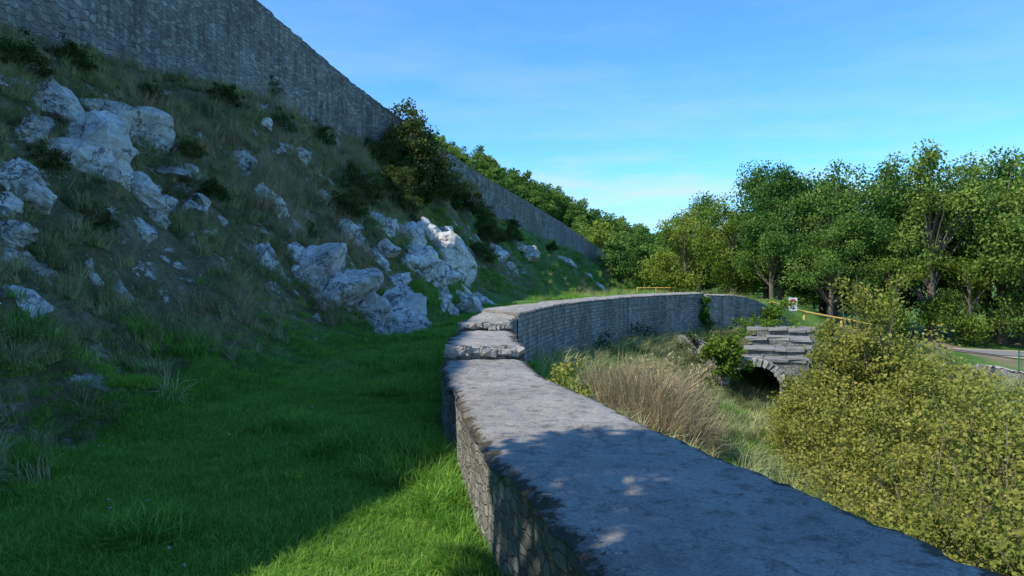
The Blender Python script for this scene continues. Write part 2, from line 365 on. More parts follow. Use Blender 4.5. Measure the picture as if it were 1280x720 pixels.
# ------------------------------------------------------------------ rocks
import bmesh
def ico(sub):
    bm = bmesh.new(); bmesh.ops.create_icosphere(bm, subdivisions=sub, radius=1)
    V = np.array([v.co[:] for v in bm.verts]); F = np.array([[v.index for v in f.verts] for f in bm.faces]); bm.free(); return V, F
IV, IF = ico(4)
def block(sz, rng, rotm):
    k = int(rng.integers(8, 11))
    N = rng.normal(size=(k, 3)); N /= np.linalg.norm(N, axis=1)[:, None]; h = rng.uniform(.5, .95, k)
    D = IV@N.T; r = np.min(np.where(D > .05, h/np.maximum(D, .05), 9), 1); r = np.minimum(r, 1.45)
    o = rng.uniform(0, 50, 3)
    nz = np.array([mnoise.fractal(Vector(v*2.2+o), .8, 2.1, 5) for v in IV])
    st = np.array([abs(mnoise.noise(Vector((v[0]*1.5+o[0], v[1]*1.5, v[2]*5+o[1])))) for v in IV])
    V = IV*(r*(1+.10*nz-.24*st))[:, None]*np.array(sz)
    return V@rotm.T
def outcrop(loc, w, h, n, rng, name="limestone_outcrop"):
    VV = []; FF = []; o = 0
    a0 = rng.uniform(-.4, .4); tl = rng.uniform(.5, .95)
    for i in range(n):
        big = rng.uniform(.7, 1) if i < 2 else rng.uniform(.28, .6)
        sz = np.array([w*.42*big*rng.uniform(.8, 1.3), w*.34*big, h*.42*big*rng.uniform(.6, 1.2)])
        rm = np.array(Matrix.Rotation(a0+rng.uniform(-.3, .3), 3, 'Z') @ Matrix.Rotation(tl+rng.uniform(-.2, .2), 3, 'Y') @ Matrix.Rotation(rng.uniform(-.4, .4), 3, 'X'))
        V = block(sz, rng, rm)
        if i:
            dx = rng.uniform(-.6, .6)*w; dy = rng.uniform(-.45, .45)*w
            V = V+np.array([dx, dy, float(terrain(loc[0]+dx, loc[1]+dy)-terrain(loc[0], loc[1]))])
        VV.append(V); FF.append(IF+o); o += len(V)
    me = mesh_np(name, np.vstack(VV), np.vstack(FF), [M_ROCK], smooth=False)
    return add(name, me, loc)
def sight(u, v):
    """where a line of sight first meets the hillside"""
    d = np.arange(2.5, 130, .08); x = (u-640)/930*d; y = d; z = (345-v)/930*d
    q = np.where(z < terrain(x, y))[0]
    i = q[0] if len(q) else -1
    return x[i], y[i], z[i]
rr = np.random.default_rng(5)
for (u, v, w, h, n) in [(60, 130, 100, 90, 6), (100, 195, 115, 110, 7), (165, 160, 90, 100, 6), (30, 170, 70, 70, 4), (195, 180, 50, 50, 3), (8, 290, 80, 65, 4), (25, 325, 75, 55, 4), (30, 385, 65, 38, 4), (8, 225, 70, 70, 4), (205, 265, 66, 44, 5), (178, 245, 44, 36, 3), (240, 260, 38, 34, 3),
                        (300, 207, 26, 26, 3), (332, 250, 56, 52, 4), (358, 290, 55, 62, 4), (333, 338, 66, 72, 3), (385, 342, 95, 95, 4), (410, 370, 110, 115, 4), (452, 392, 92, 105, 4), (492, 396, 82, 100, 4), (475, 415, 75, 60, 3),
                        (400, 245, 48, 44, 4), (485, 290, 44, 50, 3), (495, 350, 46, 66, 3), (380, 200, 34, 27, 3), (530, 330, 66, 72, 4), (565, 335, 76, 90, 5), (578, 375, 74, 62, 4), (548, 368, 64, 66, 4),
                        (555, 300, 64, 55, 4), (540, 350, 54, 60, 3), (620, 320, 36, 42, 3), (655, 318, 32, 32, 3), (705, 328, 32, 24, 3), (735, 345, 26, 14, 3), (470, 320, 46, 36, 3), (355, 185, 38, 24, 3), (440, 300, 46, 32, 3), (390, 320, 50, 34, 3), (175, 378, 28, 15, 3), (245, 345, 28, 15, 3), (110, 330, 28, 16, 3), (450, 280, 32, 30, 2), (510, 300, 35, 35, 3)]:
    p = sight(u, v); d = p[1]
    outcrop((p[0], p[1]+.1*w/930*d, p[2]-.06*h/930*d), w/930*d*1.05, h/930*d*1.05, n, rr)

# ------------------------------------------------------------------ foliage generators
def rand_dir(n, rng):
    v = rng.normal(size=(n, 3)); return v/np.linalg.norm(v, axis=1)[:, None]
def leaves(C, Rd, n, size, rng, upb=.5, asp=.65, flat=.8):
    m = len(C); idx = np.repeat(np.arange(m), n); N = len(idx)
    p = rand_dir(N, rng)*(rng.uniform(0, 1, N)**.45)[:, None]; p[:, 2] *= flat
    P = C[idx]+p*Rd[idx][:, None]
    nr = rand_dir(N, rng)+np.array([0, 0, upb])+p*.5; nr /= np.linalg.norm(nr, axis=1)[:, None]
    a = np.cross(nr, rand_dir(N, rng)); a /= np.linalg.norm(a, axis=1)[:, None]; b = np.cross(nr, a)
    s = (size*rng.uniform(.6, 1.3, N))[:, None]
    V = np.stack([P-a*s*.5, P-b*s*asp*.5+nr*s*.08, P+a*s*.5, P+b*s*asp*.5+nr*s*.08], 1).reshape(-1, 3)
    F = np.arange(4*N).reshape(N, 4)
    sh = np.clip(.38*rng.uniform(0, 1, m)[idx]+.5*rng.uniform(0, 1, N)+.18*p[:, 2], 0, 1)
    return V, F, sh
def tube(pts, rad, seg=6):
    pts = np.array(pts, float); n = len(pts); V = []
    for i in range(n):
        d = pts[min(i+1, n-1)]-pts[max(i-1, 0)]; d /= np.linalg.norm(d)+1e-9
        a = np.cross(d, [.3, .9, .1]); a /= np.linalg.norm(a)+1e-9; b = np.cross(d, a)
        for k in range(seg):
            t = 2*math.pi*k/seg; V.append(pts[i]+(a*math.cos(t)+b*math.sin(t))*rad[i])
    F = [[i*seg+k, i*seg+(k+1) % seg, (i+1)*seg+(k+1) % seg, (i+1)*seg+k] for i in range(n-1) for k in range(seg)]
    return np.array(V), np.array(F)
def combine(parts):
    VV, FF, MI, SH = [], [], [], []; o = 0
    for V, F, mi, sh in parts:
        VV.append(V); FF.append(F+o); o += len(V); MI.append(np.full(len(F), mi)); SH.append(sh if sh is not None else np.full(len(F), .5))
    return np.vstack(VV), np.vstack(FF), np.concatenate(MI), np.concatenate(SH)
def tree_mesh(name, H, cr, seed, mat, nclump=70, nleaf=190, lsize=.24, low=.18, airy=1.0, crad=(.8, 1.5)):
    rng = np.random.default_rng(seed); parts = []
    tp = [(0, 0, -.5)]; x = y = 0
    for i in range(1, 7):
        x += rng.normal()*.12; y += rng.normal()*.12; tp.append((x, y, H*.8*i/6))
    parts.append((*tube(tp, np.linspace(H*.028, H*.006, 7), 8), 0, None))
    tp = np.array(tp)
    nl = 9; lob = []
    for i in range(nl):
        f = rng.uniform(low+.12, .88); ang = i*2.4+rng.uniform(-.4, .4); rr_ = cr*math.sin(math.pi*min(1, (f-low*.5)/(1.05-low*.5))**.8)*rng.uniform(.45, .75)
        lob.append([rr_*math.cos(ang), rr_*math.sin(ang), f*H, cr*rng.uniform(.32, .5)])
    lob.append([x, y, H*.88, cr*.4])
    lob = np.array(lob); C = []; Rd = []
    for i in range(nclump):
        l = lob[rng.integers(len(lob))]; d = rand_dir(1, rng)[0]*rng.uniform(.6, 1.1)*l[3]*airy; d[2] *= .95
        C.append(l[:3]+d); Rd.append(rng.uniform(*crad)*cr/4)
        if rng.uniform() < .45:
            j = int(np.clip(C[-1][2]/H*6-1, 1, 5)); s0 = tp[j]; mid = (s0+C[-1])/2+np.array([0, 0, .3])
            parts.append((*tube([s0, mid, C[-1]], [H*.007, H*.004, H*.0015], 4), 0, None))
    C = np.array(C); Rd = np.array(Rd)
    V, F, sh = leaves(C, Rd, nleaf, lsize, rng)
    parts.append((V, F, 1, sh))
    V, F, MI, SH = combine(parts)
    return mesh_np(name, V, F, [M_BARK, mat], MI, {"shade": ('FACE', SH)})
TREES = [tree_mesh("crown_a", 11, 4.2, 1, M_TREE, 90, 160, .26, .05), tree_mesh("crown_b", 12.5, 4.6, 2, M_TREE, 100, 150, .26, .08, 1.1),
         tree_mesh("crown_c", 9, 3.8, 3, M_TREEY, 80, 160, .23, .02), tree_mesh("crown_d", 13.5, 4.2, 4, M_TREE, 130, 125, .25, .12, 1.25, (.6, 1.3)),
         tree_mesh("crown_e", 11.5, 4.6, 5, M_TREE, 95, 160, .26, .02)]
TH = [11, 12.5, 9, 13.5, 11.5]
tr = np.random.default_rng(11)
def tree(i, x, y, h, wide=1.0):
    s = h/TH[i]; z = float(terrain(x, y)); return add("broadleaf_tree", TREES[i], (x, y, z-.1), (0, 0, tr.uniform(0, 6.28)), (s*wide, s*wide, s))
for a in [(2, 13.6, 60, 7.0, 1.0), (2, 17.0, 57, 7.6, .9), (0, 19.5, 54, 9.2, .95), (4, 22.5, 52, 10.6, .9), (1, 20.5, 60, 10.6, .9), (4, 26, 53, 11.3, .9), (3, 28.2, 50, 12.6, .95), (0, 29.5, 57, 12.0, .9),
          (4, 33, 50, 12.0, 1.0), (1, 35.5, 55, 13.2, 1.0), (0, 38, 50, 12.8, 1), (1, 42, 55, 13, 1.1), (0, 25.0, 60, 11, 1.1), (2, 24.5, 48.5, 6.0, 1.0), (2, 29.8, 49.0, 6.5, 1.0), (0, 16.5, 66, 8.6, 1.0), (1, 47, 60, 13, 1.1),
          (4, 21.2, 49.5, 7.0, 1.0), (0, 33.5, 47.5, 9.5, .8), (2, 37, 50, 8, 1), (4, 18.0, 51.5, 6.6, 1.0)]:
    tree(*a)
# tree standing on the slope beside the viewer; its crown shades the nearest stretch of wall
SHT = tree_mesh("slope_tree_crown", 8.2, 2.2, 77, M_TREE, 80, 130, .16, .55, 1.0, (.7, 1.2))
add("slope_tree", SHT, (-3.55, 1.0, -1.9), (0, 0, .4))
def scatter(name, P, rot, scl, pid, protos):
    me = bpy.data.meshes.new(name); me.vertices.add(len(P)); me.vertices.foreach_set("co", np.asarray(P, np.float32).ravel())
    a = me.attributes.new("rot", 'FLOAT_VECTOR', 'POINT'); a.data.foreach_set("vector", np.asarray(rot, np.float32).ravel())
    a = me.attributes.new("scl", 'FLOAT', 'POINT'); a.data.foreach_set("value", np.asarray(scl, np.float32))
    a = me.attributes.new("pid", 'INT', 'POINT'); a.data.foreach_set("value", np.asarray(pid, np.int32))
    c = bpy.data.collections.new(name+"_kinds")
    for i, m in enumerate(protos): c.objects.link(bpy.data.objects.new(f"{name}_kind_{i:02d}", m))
    o = add(name, me); g = bpy.data.node_groups.new(name, 'GeometryNodeTree')
    g.interface.new_socket("Geometry", in_out='INPUT', socket_type='NodeSocketGeometry'); g.interface.new_socket("Geometry", in_out='OUTPUT', socket_type='NodeSocketGeometry')
    N = g.nodes; gi = N.new("NodeGroupInput"); go = N.new("NodeGroupOutput"); ip = N.new("GeometryNodeInstanceOnPoints"); ci = N.new("GeometryNodeCollectionInfo")
    ci.inputs["Collection"].default_value = c; ci.inputs["Separate Children"].default_value = True; ci.inputs["Reset Children"].default_value = True
    def na(n, t):
        q = N.new("GeometryNodeInputNamedAttribute"); q.data_type = t; q.inputs["Name"].default_value = n
        return next(s for s in q.outputs if s.enabled and s.name == "Attribute")
    er = N.new("FunctionNodeEulerToRotation"); L = g.links.new
    L(na("rot", 'FLOAT_VECTOR'), er.inputs[0]); L(er.outputs[0], ip.inputs["Rotation"]); L(na("scl", 'FLOAT'), ip.inputs["Scale"])
    L(na("pid", 'INT'), ip.inputs["Instance Index"]); ip.inputs["Pick Instance"].default_value = True
    L(ci.outputs[0], ip.inputs["Instance"]); L(gi.outputs[0], ip.inputs["Points"]); L(ip.outputs[0], go.inputs[0])
    md = o.modifiers.new("scatter", 'NODES'); md.node_group = g; return o
def rz(n, rng, tilt=.0):
    return np.column_stack([rng.normal(0, tilt+1e-6, n), rng.normal(0, tilt+1e-6, n), rng.uniform(0, 6.28, n)])
FT = [tree_mesh("wood_a", 9, 4.2, 21, M_TREE, 55, 60, .5, .0), tree_mesh("wood_b", 10, 4.0, 22, M_TREE, 55, 60, .5, .0), tree_mesh("wood_c", 8, 3.8, 23, M_TREEY, 50, 60, .45, .0)]
rg = np.random.default_rng(31)
y = rg.uniform(118, 290, 2000); x = rg.uniform(-90, 160, 2000)
keep = (x < y*.35) & (x > np.interp(y, UY, UX)+np.where(y < 170, 3, -400)) & (x > -.18*y)
x = x[keep]; y = y[keep]; n = len(x)
scatter("distant_woodland", np.column_stack([x, y, terrain(x, y)-.5]), rz(n, rg), rg.uniform(.7, 1.15, n), rg.choice([0, 0, 1, 1, 2], n), FT)
x = np.array([12, 14, 16.5, 19, 22, 25, 28, 31, 35, 9.5, 12, 15, 18, 21, 24, 27, 30, 33, 26, 30, 34, 22]); y = np.array([100, 95, 92, 90, 88, 92, 90, 88, 90, 118, 115, 112, 118, 122, 108, 105, 104, 110, 76, 74, 78, 72])
x = np.where(y > 90, x+2.5, x); n = len(x)
scatter("wood_edge", np.column_stack([x, y, terrain(x, y)-.3]), rz(n, rg), .8*rg.uniform(.75, 1.05, n), rg.choice([0, 1, 2], n), FT)

# ---------- shrubs
def shrub_mesh(name, H, rad, seed, mat, ncl, nlf, ls, crad, stems=14, stemr=.012, bottom=.1):
    rng = np.random.default_rng(seed); parts = []; C = []
    for i in range(ncl):
        d = rand_dir(1, rng)[0]; d[2] = abs(d[2]); f = rng.uniform(.35, 1)**.6*(1+.22*rng.normal()*.6)
        c = np.array([d[0]*rad*f, d[1]*rad*f, bottom*H+d[2]*H*.85*f]); C.append(c)
        if i < stems*2:
            b = np.array([c[0]*.15, c[1]*.15, -.3]); parts.append((*tube([b, (b+c)/2+np.array([0, 0, .12*H]), c*np.array([1.05, 1.05, 1.08])], [stemr, stemr*.7, stemr*.25], 4), 0, None))
    C = np.array(C); Rd = rng.uniform(*crad, ncl)
    V, F, sh = leaves(C, Rd, nlf, ls, rng, .4, .75)
    parts.append((V, F, 1, sh)); V, F, MI, SH = combine(parts)
    return mesh_np(name, V, F, [M_TWIG, mat], MI, {"shade": ('FACE', SH)})
B1 = [shrub_mesh("hazel_s%d" % i, 1.25, .95, 40+i, M_BUSH, 75, 60 if i < 2 else 26, .055, (.12, .26), 37, .007) for i in range(3)]
B2 = [shrub_mesh("hazel_m%d" % i, 2.4, 1.25, 50+i, M_BUSH, 130, 80 if i < 2 else 34, .065, (.16, .38), 65, .010) for i in range(3)]
B4 = [shrub_mesh("hazel_l%d" % i, 3.6, 1.5, 57+i, M_BUSH, 160, 85, .08, (.2, .45), 60, .015) for i in range(2)]
B3 = shrub_mesh("hazel_tall", 4.9, 1.15, 60, M_BUSH, 190, 100, .085, (.2, .45), 60, .018, .05)
bl = np.random.default_rng(3)
for (x, y, zt_) in [(3.0, 3.4, -1.8), (4.0, 3.4, -1.5), (3.1, 4.8, -1.85), (4.3, 5.2, -1.5), (5.4, 5.4, -1.2), (3.3, 6.4, -2.05), (4.4, 6.9, -1.7), (5.6, 7.3, -1.5), (7.0, 7.6, -1.4), (4.1, 8.4, -2.3), (5.0, 9.0, -1.9), (6.3, 9.4, -1.6), (7.9, 9.6, -1.7),
                  (4.8, 10.7, -2.5), (5.9, 11.2, -1.9), (7.2, 11.6, -1.65), (8.5, 11.8, -1.8), (5.4, 12.8, -2.6), (6.5, 13.4, -1.8), (7.7, 13.9, -1.35), (9.3, 14.2, -2.0), (5.9, 15.2, -2.6), (6.9, 15.8, -1.75), (8.5, 15.6, -1.2), (7.4, 17.0, -1.3), (9.2, 17.0, -1.2), (8.8, 18.2, -.8), (10.8, 17.5, -2.2), (7.6, 18.6, -2.1), (10.3, 19.5, -2.0), (12.0, 18.5, -2.7), (12.4, 21, -3.0)]:
    zg = float(terrain(x, y)); h = (zt_-zg)*1.02
    m, H = (B1[bl.integers(3)], 1.25) if h < 1.5 else ((B2[bl.integers(3)], 2.4) if h < 2.9 else (B4[bl.integers(2)], 3.6))
    s = h/H*.95; add("hazel_bush", m, (x, y, zg-.08), (0, 0, bl.uniform(0, 6.28)), (s*1.05, s*1.05, s))
add("hazel_bush", B3, (8.05, 17.0, float(terrain(8.05, 17))-.1), (0, 0, 1), (.95, .95, 1.0))
S1 = [shrub_mesh("scrub_%d" % i, 1.6, 1.1, 70+i, M_DARK, 90, 70, .08, (.16, .32), 30, .012) for i in range(3)]
S2 = shrub_mesh("scrub_big", 4.2, 1.9, 75, M_DARK, 170, 130, .12, (.25, .55), 40, .03, .05)
def shrub_at(u, v, px, name="hillside_shrub", mesh=None, H=1.6):
    p = sight(u, v); s = px/930*p[1]/H
    add(name, mesh or S1[bl.integers(3)], (p[0], p[1], float(terrain(p[0], p[1]))-.15*H*s), (0, 0, bl.uniform(0, 6.28)), (s, s, s))
shrub_at(508, 228, 122, "round_shrub_tree", S2, 4.2)
for a in [(570, 262, 50), (545, 245, 50), (600, 275, 26), (450, 250, 50), (435, 268, 36), (330, 125, 30), (280, 130, 30), (190, 130, 30), (240, 195, 26), (265, 250, 30), (385, 300, 24), (520, 290, 26),
          (610, 300, 35), (600, 325, 30), (640, 300, 22), (90, 85, 40), (30, 90, 50), (130, 290, 26), (470, 210, 45), (495, 240, 40), (640, 285, 16), (690, 312, 12), (400, 180, 30), (350, 165, 30), (505, 262, 34), (480, 240, 36), (520, 250, 36), (135, 175, 30), (60, 215, 36)]:
    shrub_at(*a)

# ---------- grass
def tuft(name, nb, rad, hmin, hmax, w, droop, mat, seed):
    rng = np.random.default_rng(seed); a = rng.uniform(0, 6.28, nb); r = rad*np.sqrt(rng.uniform(0, 1, nb))
    base = np.column_stack([r*np.cos(a), r*np.sin(a), np.full(nb, -.02)]); h = rng.uniform(hmin, hmax, nb)
    b = a+rng.normal(0, .9, nb); out = np.column_stack([np.cos(b), np.sin(b), np.zeros(nb)]); k = droop*rng.uniform(.3, 1.2, nb)
    side = np.column_stack([-np.sin(b), np.cos(b), np.zeros(nb)])*w; up = np.array([0, 0, 1.])
    m = base+out*(h*k*.3)[:, None]+up*(h*.55)[:, None]; t = base+out*(h*k)[:, None]+up*(h*(1-.35*k))[:, None]
    V = np.stack([base-side, base+side, m-side*.8, m+side*.8, t-side*.12, t+side*.12], 1).reshape(-1, 3)
    i = np.arange(nb)[:, None]*6; F = np.vstack([i+np.array([0, 1, 3, 2]), i+np.array([2, 3, 5, 4])])
    sh = np.clip(rng.uniform(0, 1, nb)*.8+.1+.1*rng.normal(size=nb), 0, 1)
    return mesh_np(name, V, F, [mat], attrs={"shade": ('FACE', np.concatenate([sh, sh]))})
LAWN = [tuft("lawn_tuft", 90, .2, .04, .13, .0032, .9, M_GRASS, 80+i) for i in range(4)]+[tuft("lawn_tuft", 60, .12, .1, .24, .0045, .9, M_GRASS, 90+i) for i in range(2)]
LONG = [tuft("rough_tuft", 80, .18, .2, .5, .006, .95, M_LONG, 100+i) for i in range(4)]
DRY = [tuft("dry_tuft", 80, .22, .3, .9, .0055, .55, M_DRY, 110+i) for i in range(3)]
GREEN = [tuft("green_tuft", 80, .22, .15, .4, .007, .9, M_GRASS, 120+i) for i in range(2)]
g = np.random.default_rng(17)
def field(n, x0, x1, y0, y1): return g.uniform(x0, x1, n), g.uniform(y0, y1, n)
def wallside(x, y): d, s, _ = poly_d(x, y, CEN); return d*s
x, y = field(13000, -7, 0.6, 1.5, 12); x2, y2 = field(7500, -8, 1.5, 12, 34); x = np.concatenate([x, x2]); y = np.concatenate([y, y2])
z, slp, _ = terrain(x, y, True); keep = (wallside(x, y) < -.72) & (slp < g.uniform(.1, .9, len(x))) & (np.abs(x/y) < .85)
x, y, z = x[keep], y[keep], z[keep]; n = len(x); big = vnoise(x*1.2, y*1.2, 77)
pid = np.where(big > .66, g.integers(4, 6, n), g.integers(0, 4, n)); nearw = wallside(x, y) > -1.0; pid = np.where(nearw & (g.uniform(0, 1, n) < .5), 5, pid)
scatter("grass", np.column_stack([x, y, z]), rz(n, g, .1), g.uniform(.6, 1.1, n)*(.65+.7*big), pid, LAWN)
x, y = field(14500, -13, 0, 3, 50); x2, y2 = field(6000, -10, 24, 45, 110); x = np.concatenate([x, x2]); y = np.concatenate([y, y2])
z, slp, _ = terrain(x, y, True); slp = np.where(y > 45, 1, slp); xw = np.interp(y, UY, UX)
keep = (slp > g.uniform(.15, .7, len(x))) & (x > xw+.2) & (np.abs(x/y) < .85) & (vnoise(x*.8, y*.8, 41) > .29) & ((y < 45) | (wallside(x, y) < -3))
x, y, z = x[keep], y[keep], z[keep]; n = len(x)
k = vnoise(x*.5, y*.5, 62); pid = np.where((k > .58) & (g.uniform(0, 1, n) < .35), g.integers(4, 7, n), g.integers(0, 4, n))
pid = np.where((y > 45) & (g.uniform(0, 1, n) < .75), g.integers(7, 9, n), pid)
scatter("hillside_grass", np.column_stack([x, y, z]), rz(n, g, .3), g.uniform(.4, 1.05, n)*np.interp(y, [0, 50, 120], [.75, 1.15, 2.0]), pid, LONG+DRY+GREEN)
x, y = field(10000, .3, 14, 8, 34); x2, y2 = field(1300, 14, 22, 24, 40); x = np.concatenate([x, x2]); y = np.concatenate([y, y2]); z = terrain(x, y); rd, _, _ = poly_d(x, y, ROAD[:, :2])
keep = (wallside(x, y) > .75) & (rd > 3.3); x, y, z = x[keep], y[keep], z[keep]; n = len(x)
pid = np.where(y < 24, g.choice([0, 1, 2, 3, 4, 5, 4, 5, 6], n), g.choice([4, 5, 5, 6, 7], n))
scatter("meadow_grass", np.column_stack([x, y, z]), rz(n, g, .15), g.uniform(.7, 1.4, n), pid, LAWN+LONG[:2]+DRY[:1])
n = 420; a = g.uniform(0, 6.28, n); r = np.sqrt(g.uniform(0, 1, n)); x = 2.45+.95*r*np.cos(a); y = 13.2+1.8*r*np.sin(a); z = terrain(x, y)
scatter("dry_thicket", np.column_stack([x, y, z]), rz(n, g, .35), g.uniform(.7, 1.4, n)*(1.35-.55*r), g.integers(0, 3, n), DRY)
S3 = shrub_mesh("bramble", 1.1, .9, 140, M_DRY, 60, 40, .05, (.12, .25), 50, .006)
add("bramble_bush", S3, (3.1, 13.8, float(terrain(3.1, 13.8))), (0, 0, 1), (1.0, 1.0, 1.35)); add("bramble_bush", S3, (2.3, 13.0, float(terrain(2.3, 13.0))), (0, 0, 3), (.9, .9, 1.1)); add("bramble_bush", S3, (3.0, 15.0, float(terrain(3.0, 15.0))), (0, 0, 4), (1.1, 1.1, 1.3))
n = 110; x, y = field(n, -6, 0, 4.0, 16); keep = wallside(x, y) < -.8; x, y = x[keep], y[keep]; n = len(x); z = terrain(x, y)+g.uniform(.05, .13, n)
V, F, sh = leaves(np.column_stack([x, y, z]), np.full(n, .009), 6, .017, g, 1.0, .9)
sh = np.repeat(np.where(g.uniform(0, 1, n) < .4, .2, .9), 6)
add("wild_flowers", mesh_np("wild_flowers", V, F, [M_FLOW], attrs={"shade": ('FACE', sh)}))
def ivy(name, C, rad, n, ls=.11, mat=M_IVY):
    C = np.array(C, float); V, F, sh = leaves(C, np.full(len(C), rad), n, ls, g, .3, .85)
    return add(name, mesh_np(name, V, F, [mat], attrs={"shade": ('FACE', sh)}))
c = [(7.1+g.normal()*.40, 25.4+g.normal()*.3, -2.75+g.normal()*.32) for i in range(34)]; ivy("ivy", c, .26, 70)
c = [(8.35+g.normal()*.12, 32.0+g.normal()*.1, g.uniform(-2.6, -.75)) for i in range(22)]; ivy("ivy", c, .2, 60)
c = [(11.3+g.uniform(-1.2, 1.6), 34.1+g.uniform(-.2, .6), -1.5+g.normal()*.3) for i in range(26)]; ivy("ivy", c, .28, 60, .1)
c = [(np.interp(t, DR[:, 1], DR[:, 0])+.2, t, -2.3+g.normal()*.2) for t in g.uniform(19, 31, 50)]; ivy("ivy", c, .25, 40, .08, M_DARK)
c = [(.66+.1*g.normal(), t, -1.3+g.normal()*.10) for t in g.uniform(7.4, 9.6, 24)]; ivy("flowering_weeds", c, .10, 36, .04, M_BUSH)

# ------------------------------------------------------------------ staircase with arch
def boxv(c, s, rng=None, j=.0):
    v = np.array([(x, y, z) for x in (-.5, .5) for y in (-.5, .5) for z in (-.5, .5)])*np.array(s)
    if rng is not None: v = v+rng.normal(0, j, v.shape)
    F = np.array([[0, 1, 3, 2], [4, 6, 7, 5], [0, 4, 5, 1], [2, 3, 7, 6], [0, 2, 6, 4], [1, 5, 7, 3]])
    return v+np.array(c), F
st = bpy.data.objects.new("arched_stone_staircase", None); COL.objects.link(st)
st.location = (8.7, 25.4, -4.7); st.rotation_euler = (0, 0, -.30)
H0 = 1.85; W0 = 2.7; RA = .85; SP = .95; ax = -.40
pts_o = []; pts_i = []
na = 16
for i in range(na+1):
    t = math.pi*i/na; pts_i.append((ax-RA*math.cos(t), SP+RA*math.sin(t)*.8))
    pts_o.append((-W0/2+W0*i/na, H0-.07))
pts_i = [(ax-RA, 0)]+pts_i+[(ax+RA, 0)]; pts_o = [(-W0/2, 0)]+pts_o+[(W0/2, 0)]
V = []; D0 = 2.4
for p in pts_i+pts_o: V.append((p[0], 0, p[1]))
for p in pts_i+pts_o: V.append((p[0], D0, p[1]))
V = np.array(V); m = len(pts_i); F = []
for i in range(m-1):
    F.append([i, i+1, m+i+1, m+i]); F.append([i, 2*m+i, 2*m+i+1, i+1]); F.append([m+i, m+i+1, 3*m+i+1, 3*m+i])
UV = np.column_stack([V[:, 0]+V[:, 1], V[:, 2]])
add("arch_block", mesh_np("arch_block", V, F, [M_WALL], uv=UV), parent=st)
parts = []
q = np.random.default_rng(9)
for i in range(17):
    t = math.pi*(i+.5)/17; c = (ax-(RA+.12)*math.cos(t), -.03, SP+(RA*.8+.12)*math.sin(t)); b, f = boxv((0, 0, 0), (.26, .22, .13), q, .02)
    ang = math.pi-t; rm = np.array([[math.cos(ang), 0, -math.sin(ang)], [0, 1, 0], [math.sin(ang), 0, math.cos(ang)]]); parts.append((b@rm.T+np.array(c), f, 0, None))
V, F, MI, SH = combine(parts); add("voussoirs", mesh_np("voussoirs", V, F, [M_STONE]), parent=st)
parts = []; parts2 = []
TH_ = .07
for i in range(4):
    zt_ = H0+.26*i; y0 = 1.25*i; xx = .30+.17*i
    if i >= 1: parts.append((*boxv((xx, y0+.05+1.6, (zt_-TH_)/2+(.9 if i < 2 else 0)), (2.1, 3.2, (zt_-TH_)-(1.8 if i < 2 else 0))), 0, None))
    x0 = -1.12-.1*i
    while x0 < 1.0:
        w_ = q.uniform(.35, .9); w_ = min(w_, 1.14-x0); d_ = q.uniform(-.06, .06)
        for yy, dd in ((.30, .60), (.90, .58)):
            parts2.append((*boxv((xx+x0+w_/2, y0+yy+d_, zt_-TH_/2+q.normal()*.014), (w_-.015, dd, TH_+q.uniform(0, .03)), q, .018), 0, None))
        x0 += w_
V, F, MI, SH = combine(parts); uv = np.column_stack([V[:, 0]+V[:, 1], V[:, 2]]); add("stair_core", mesh_np("stair_core", V, F, [M_WALL], uv=uv), parent=st)
V, F, MI, SH = combine(parts2); add("treads", mesh_np("treads", V, F, [M_STEP]), parent=st)
wall("rubble_flank_wall", np.array([(6.3, 28.2), (6.9, 27.0), (7.35, 25.9)]), np.array([(6.8, 28.5), (7.4, 27.3), (7.85, 26.3)]), [-2.2, -2.45, -2.75], -4.8, .1, M_WALL, M_WALL, .10, 10, 5, None, 12)
c = [(6.9+g.normal()*.4, 26.9+g.normal()*.6, -2.4+g.normal()*.15) for i in range(14)]; ivy("ivy", c, .22, 50, .09, M_DARK)
c = [(g.uniform(9.2, 11.8), 30.6+g.normal()*.3, -1.95+g.normal()*.1) for i in range(22)]; ivy("ivy", c, .22, 50, .08, M_IVY)
c = [(10.4+g.normal()*.2+.3*k_, 26+1.2*k_+g.normal()*.4, -2.9+.2*k_+g.normal()*.15) for k_ in range(4) for i in range(6)]; ivy("ivy", c, .22, 50, .08, M_BUSH)
c = [(7.9+.45*k_+g.normal()*.12, 26.4+1.2*k_+g.normal()*.3, -2.75+.24*k_+g.normal()*.08) for k_ in range(4) for i in range(4)]; ivy("ivy", c, .15, 40, .07, M_IVY)

parts = []
for i in range(60):
    f = q.uniform(0, 1); c = (-.85+f*.98, 9.74+q.normal()*.04, -1.03+q.uniform(0, .1)); sz = q.uniform(.05, .11)
    b, fc = boxv((0, 0, 0), (sz*q.uniform(.8, 1.8), sz, sz*.7), q, sz*.15); rm = np.array(Matrix.Rotation(q.normal()*.2, 3, 'Z')); parts.append((b@rm.T+np.array(c), fc, 0, None))
for i in range(26):
    f = i/25; c = (-.86+f*.8, 12.58+q.normal()*.03, -.86+q.uniform(0, .05)); b, fc = boxv(c, (.09, .1, .08), q, .015); parts.append((b, fc, 0, None))
for i in range(22):
    j = q.uniform(2.6, 3.3); x0 = np.interp(j, WL[:, 1], WL[:, 0]); sz = q.uniform(.006, .016); b, fc = boxv((x0+.06+abs(q.normal())*.06, j, -1.095), (sz*1.4, sz, sz*.7), q, sz*.2); parts.append((b, fc, 0, None))
V, F, MI, SH = combine(parts); add("loose_stones", mesh_np("loose_stones", V, F, [M_STONE]))

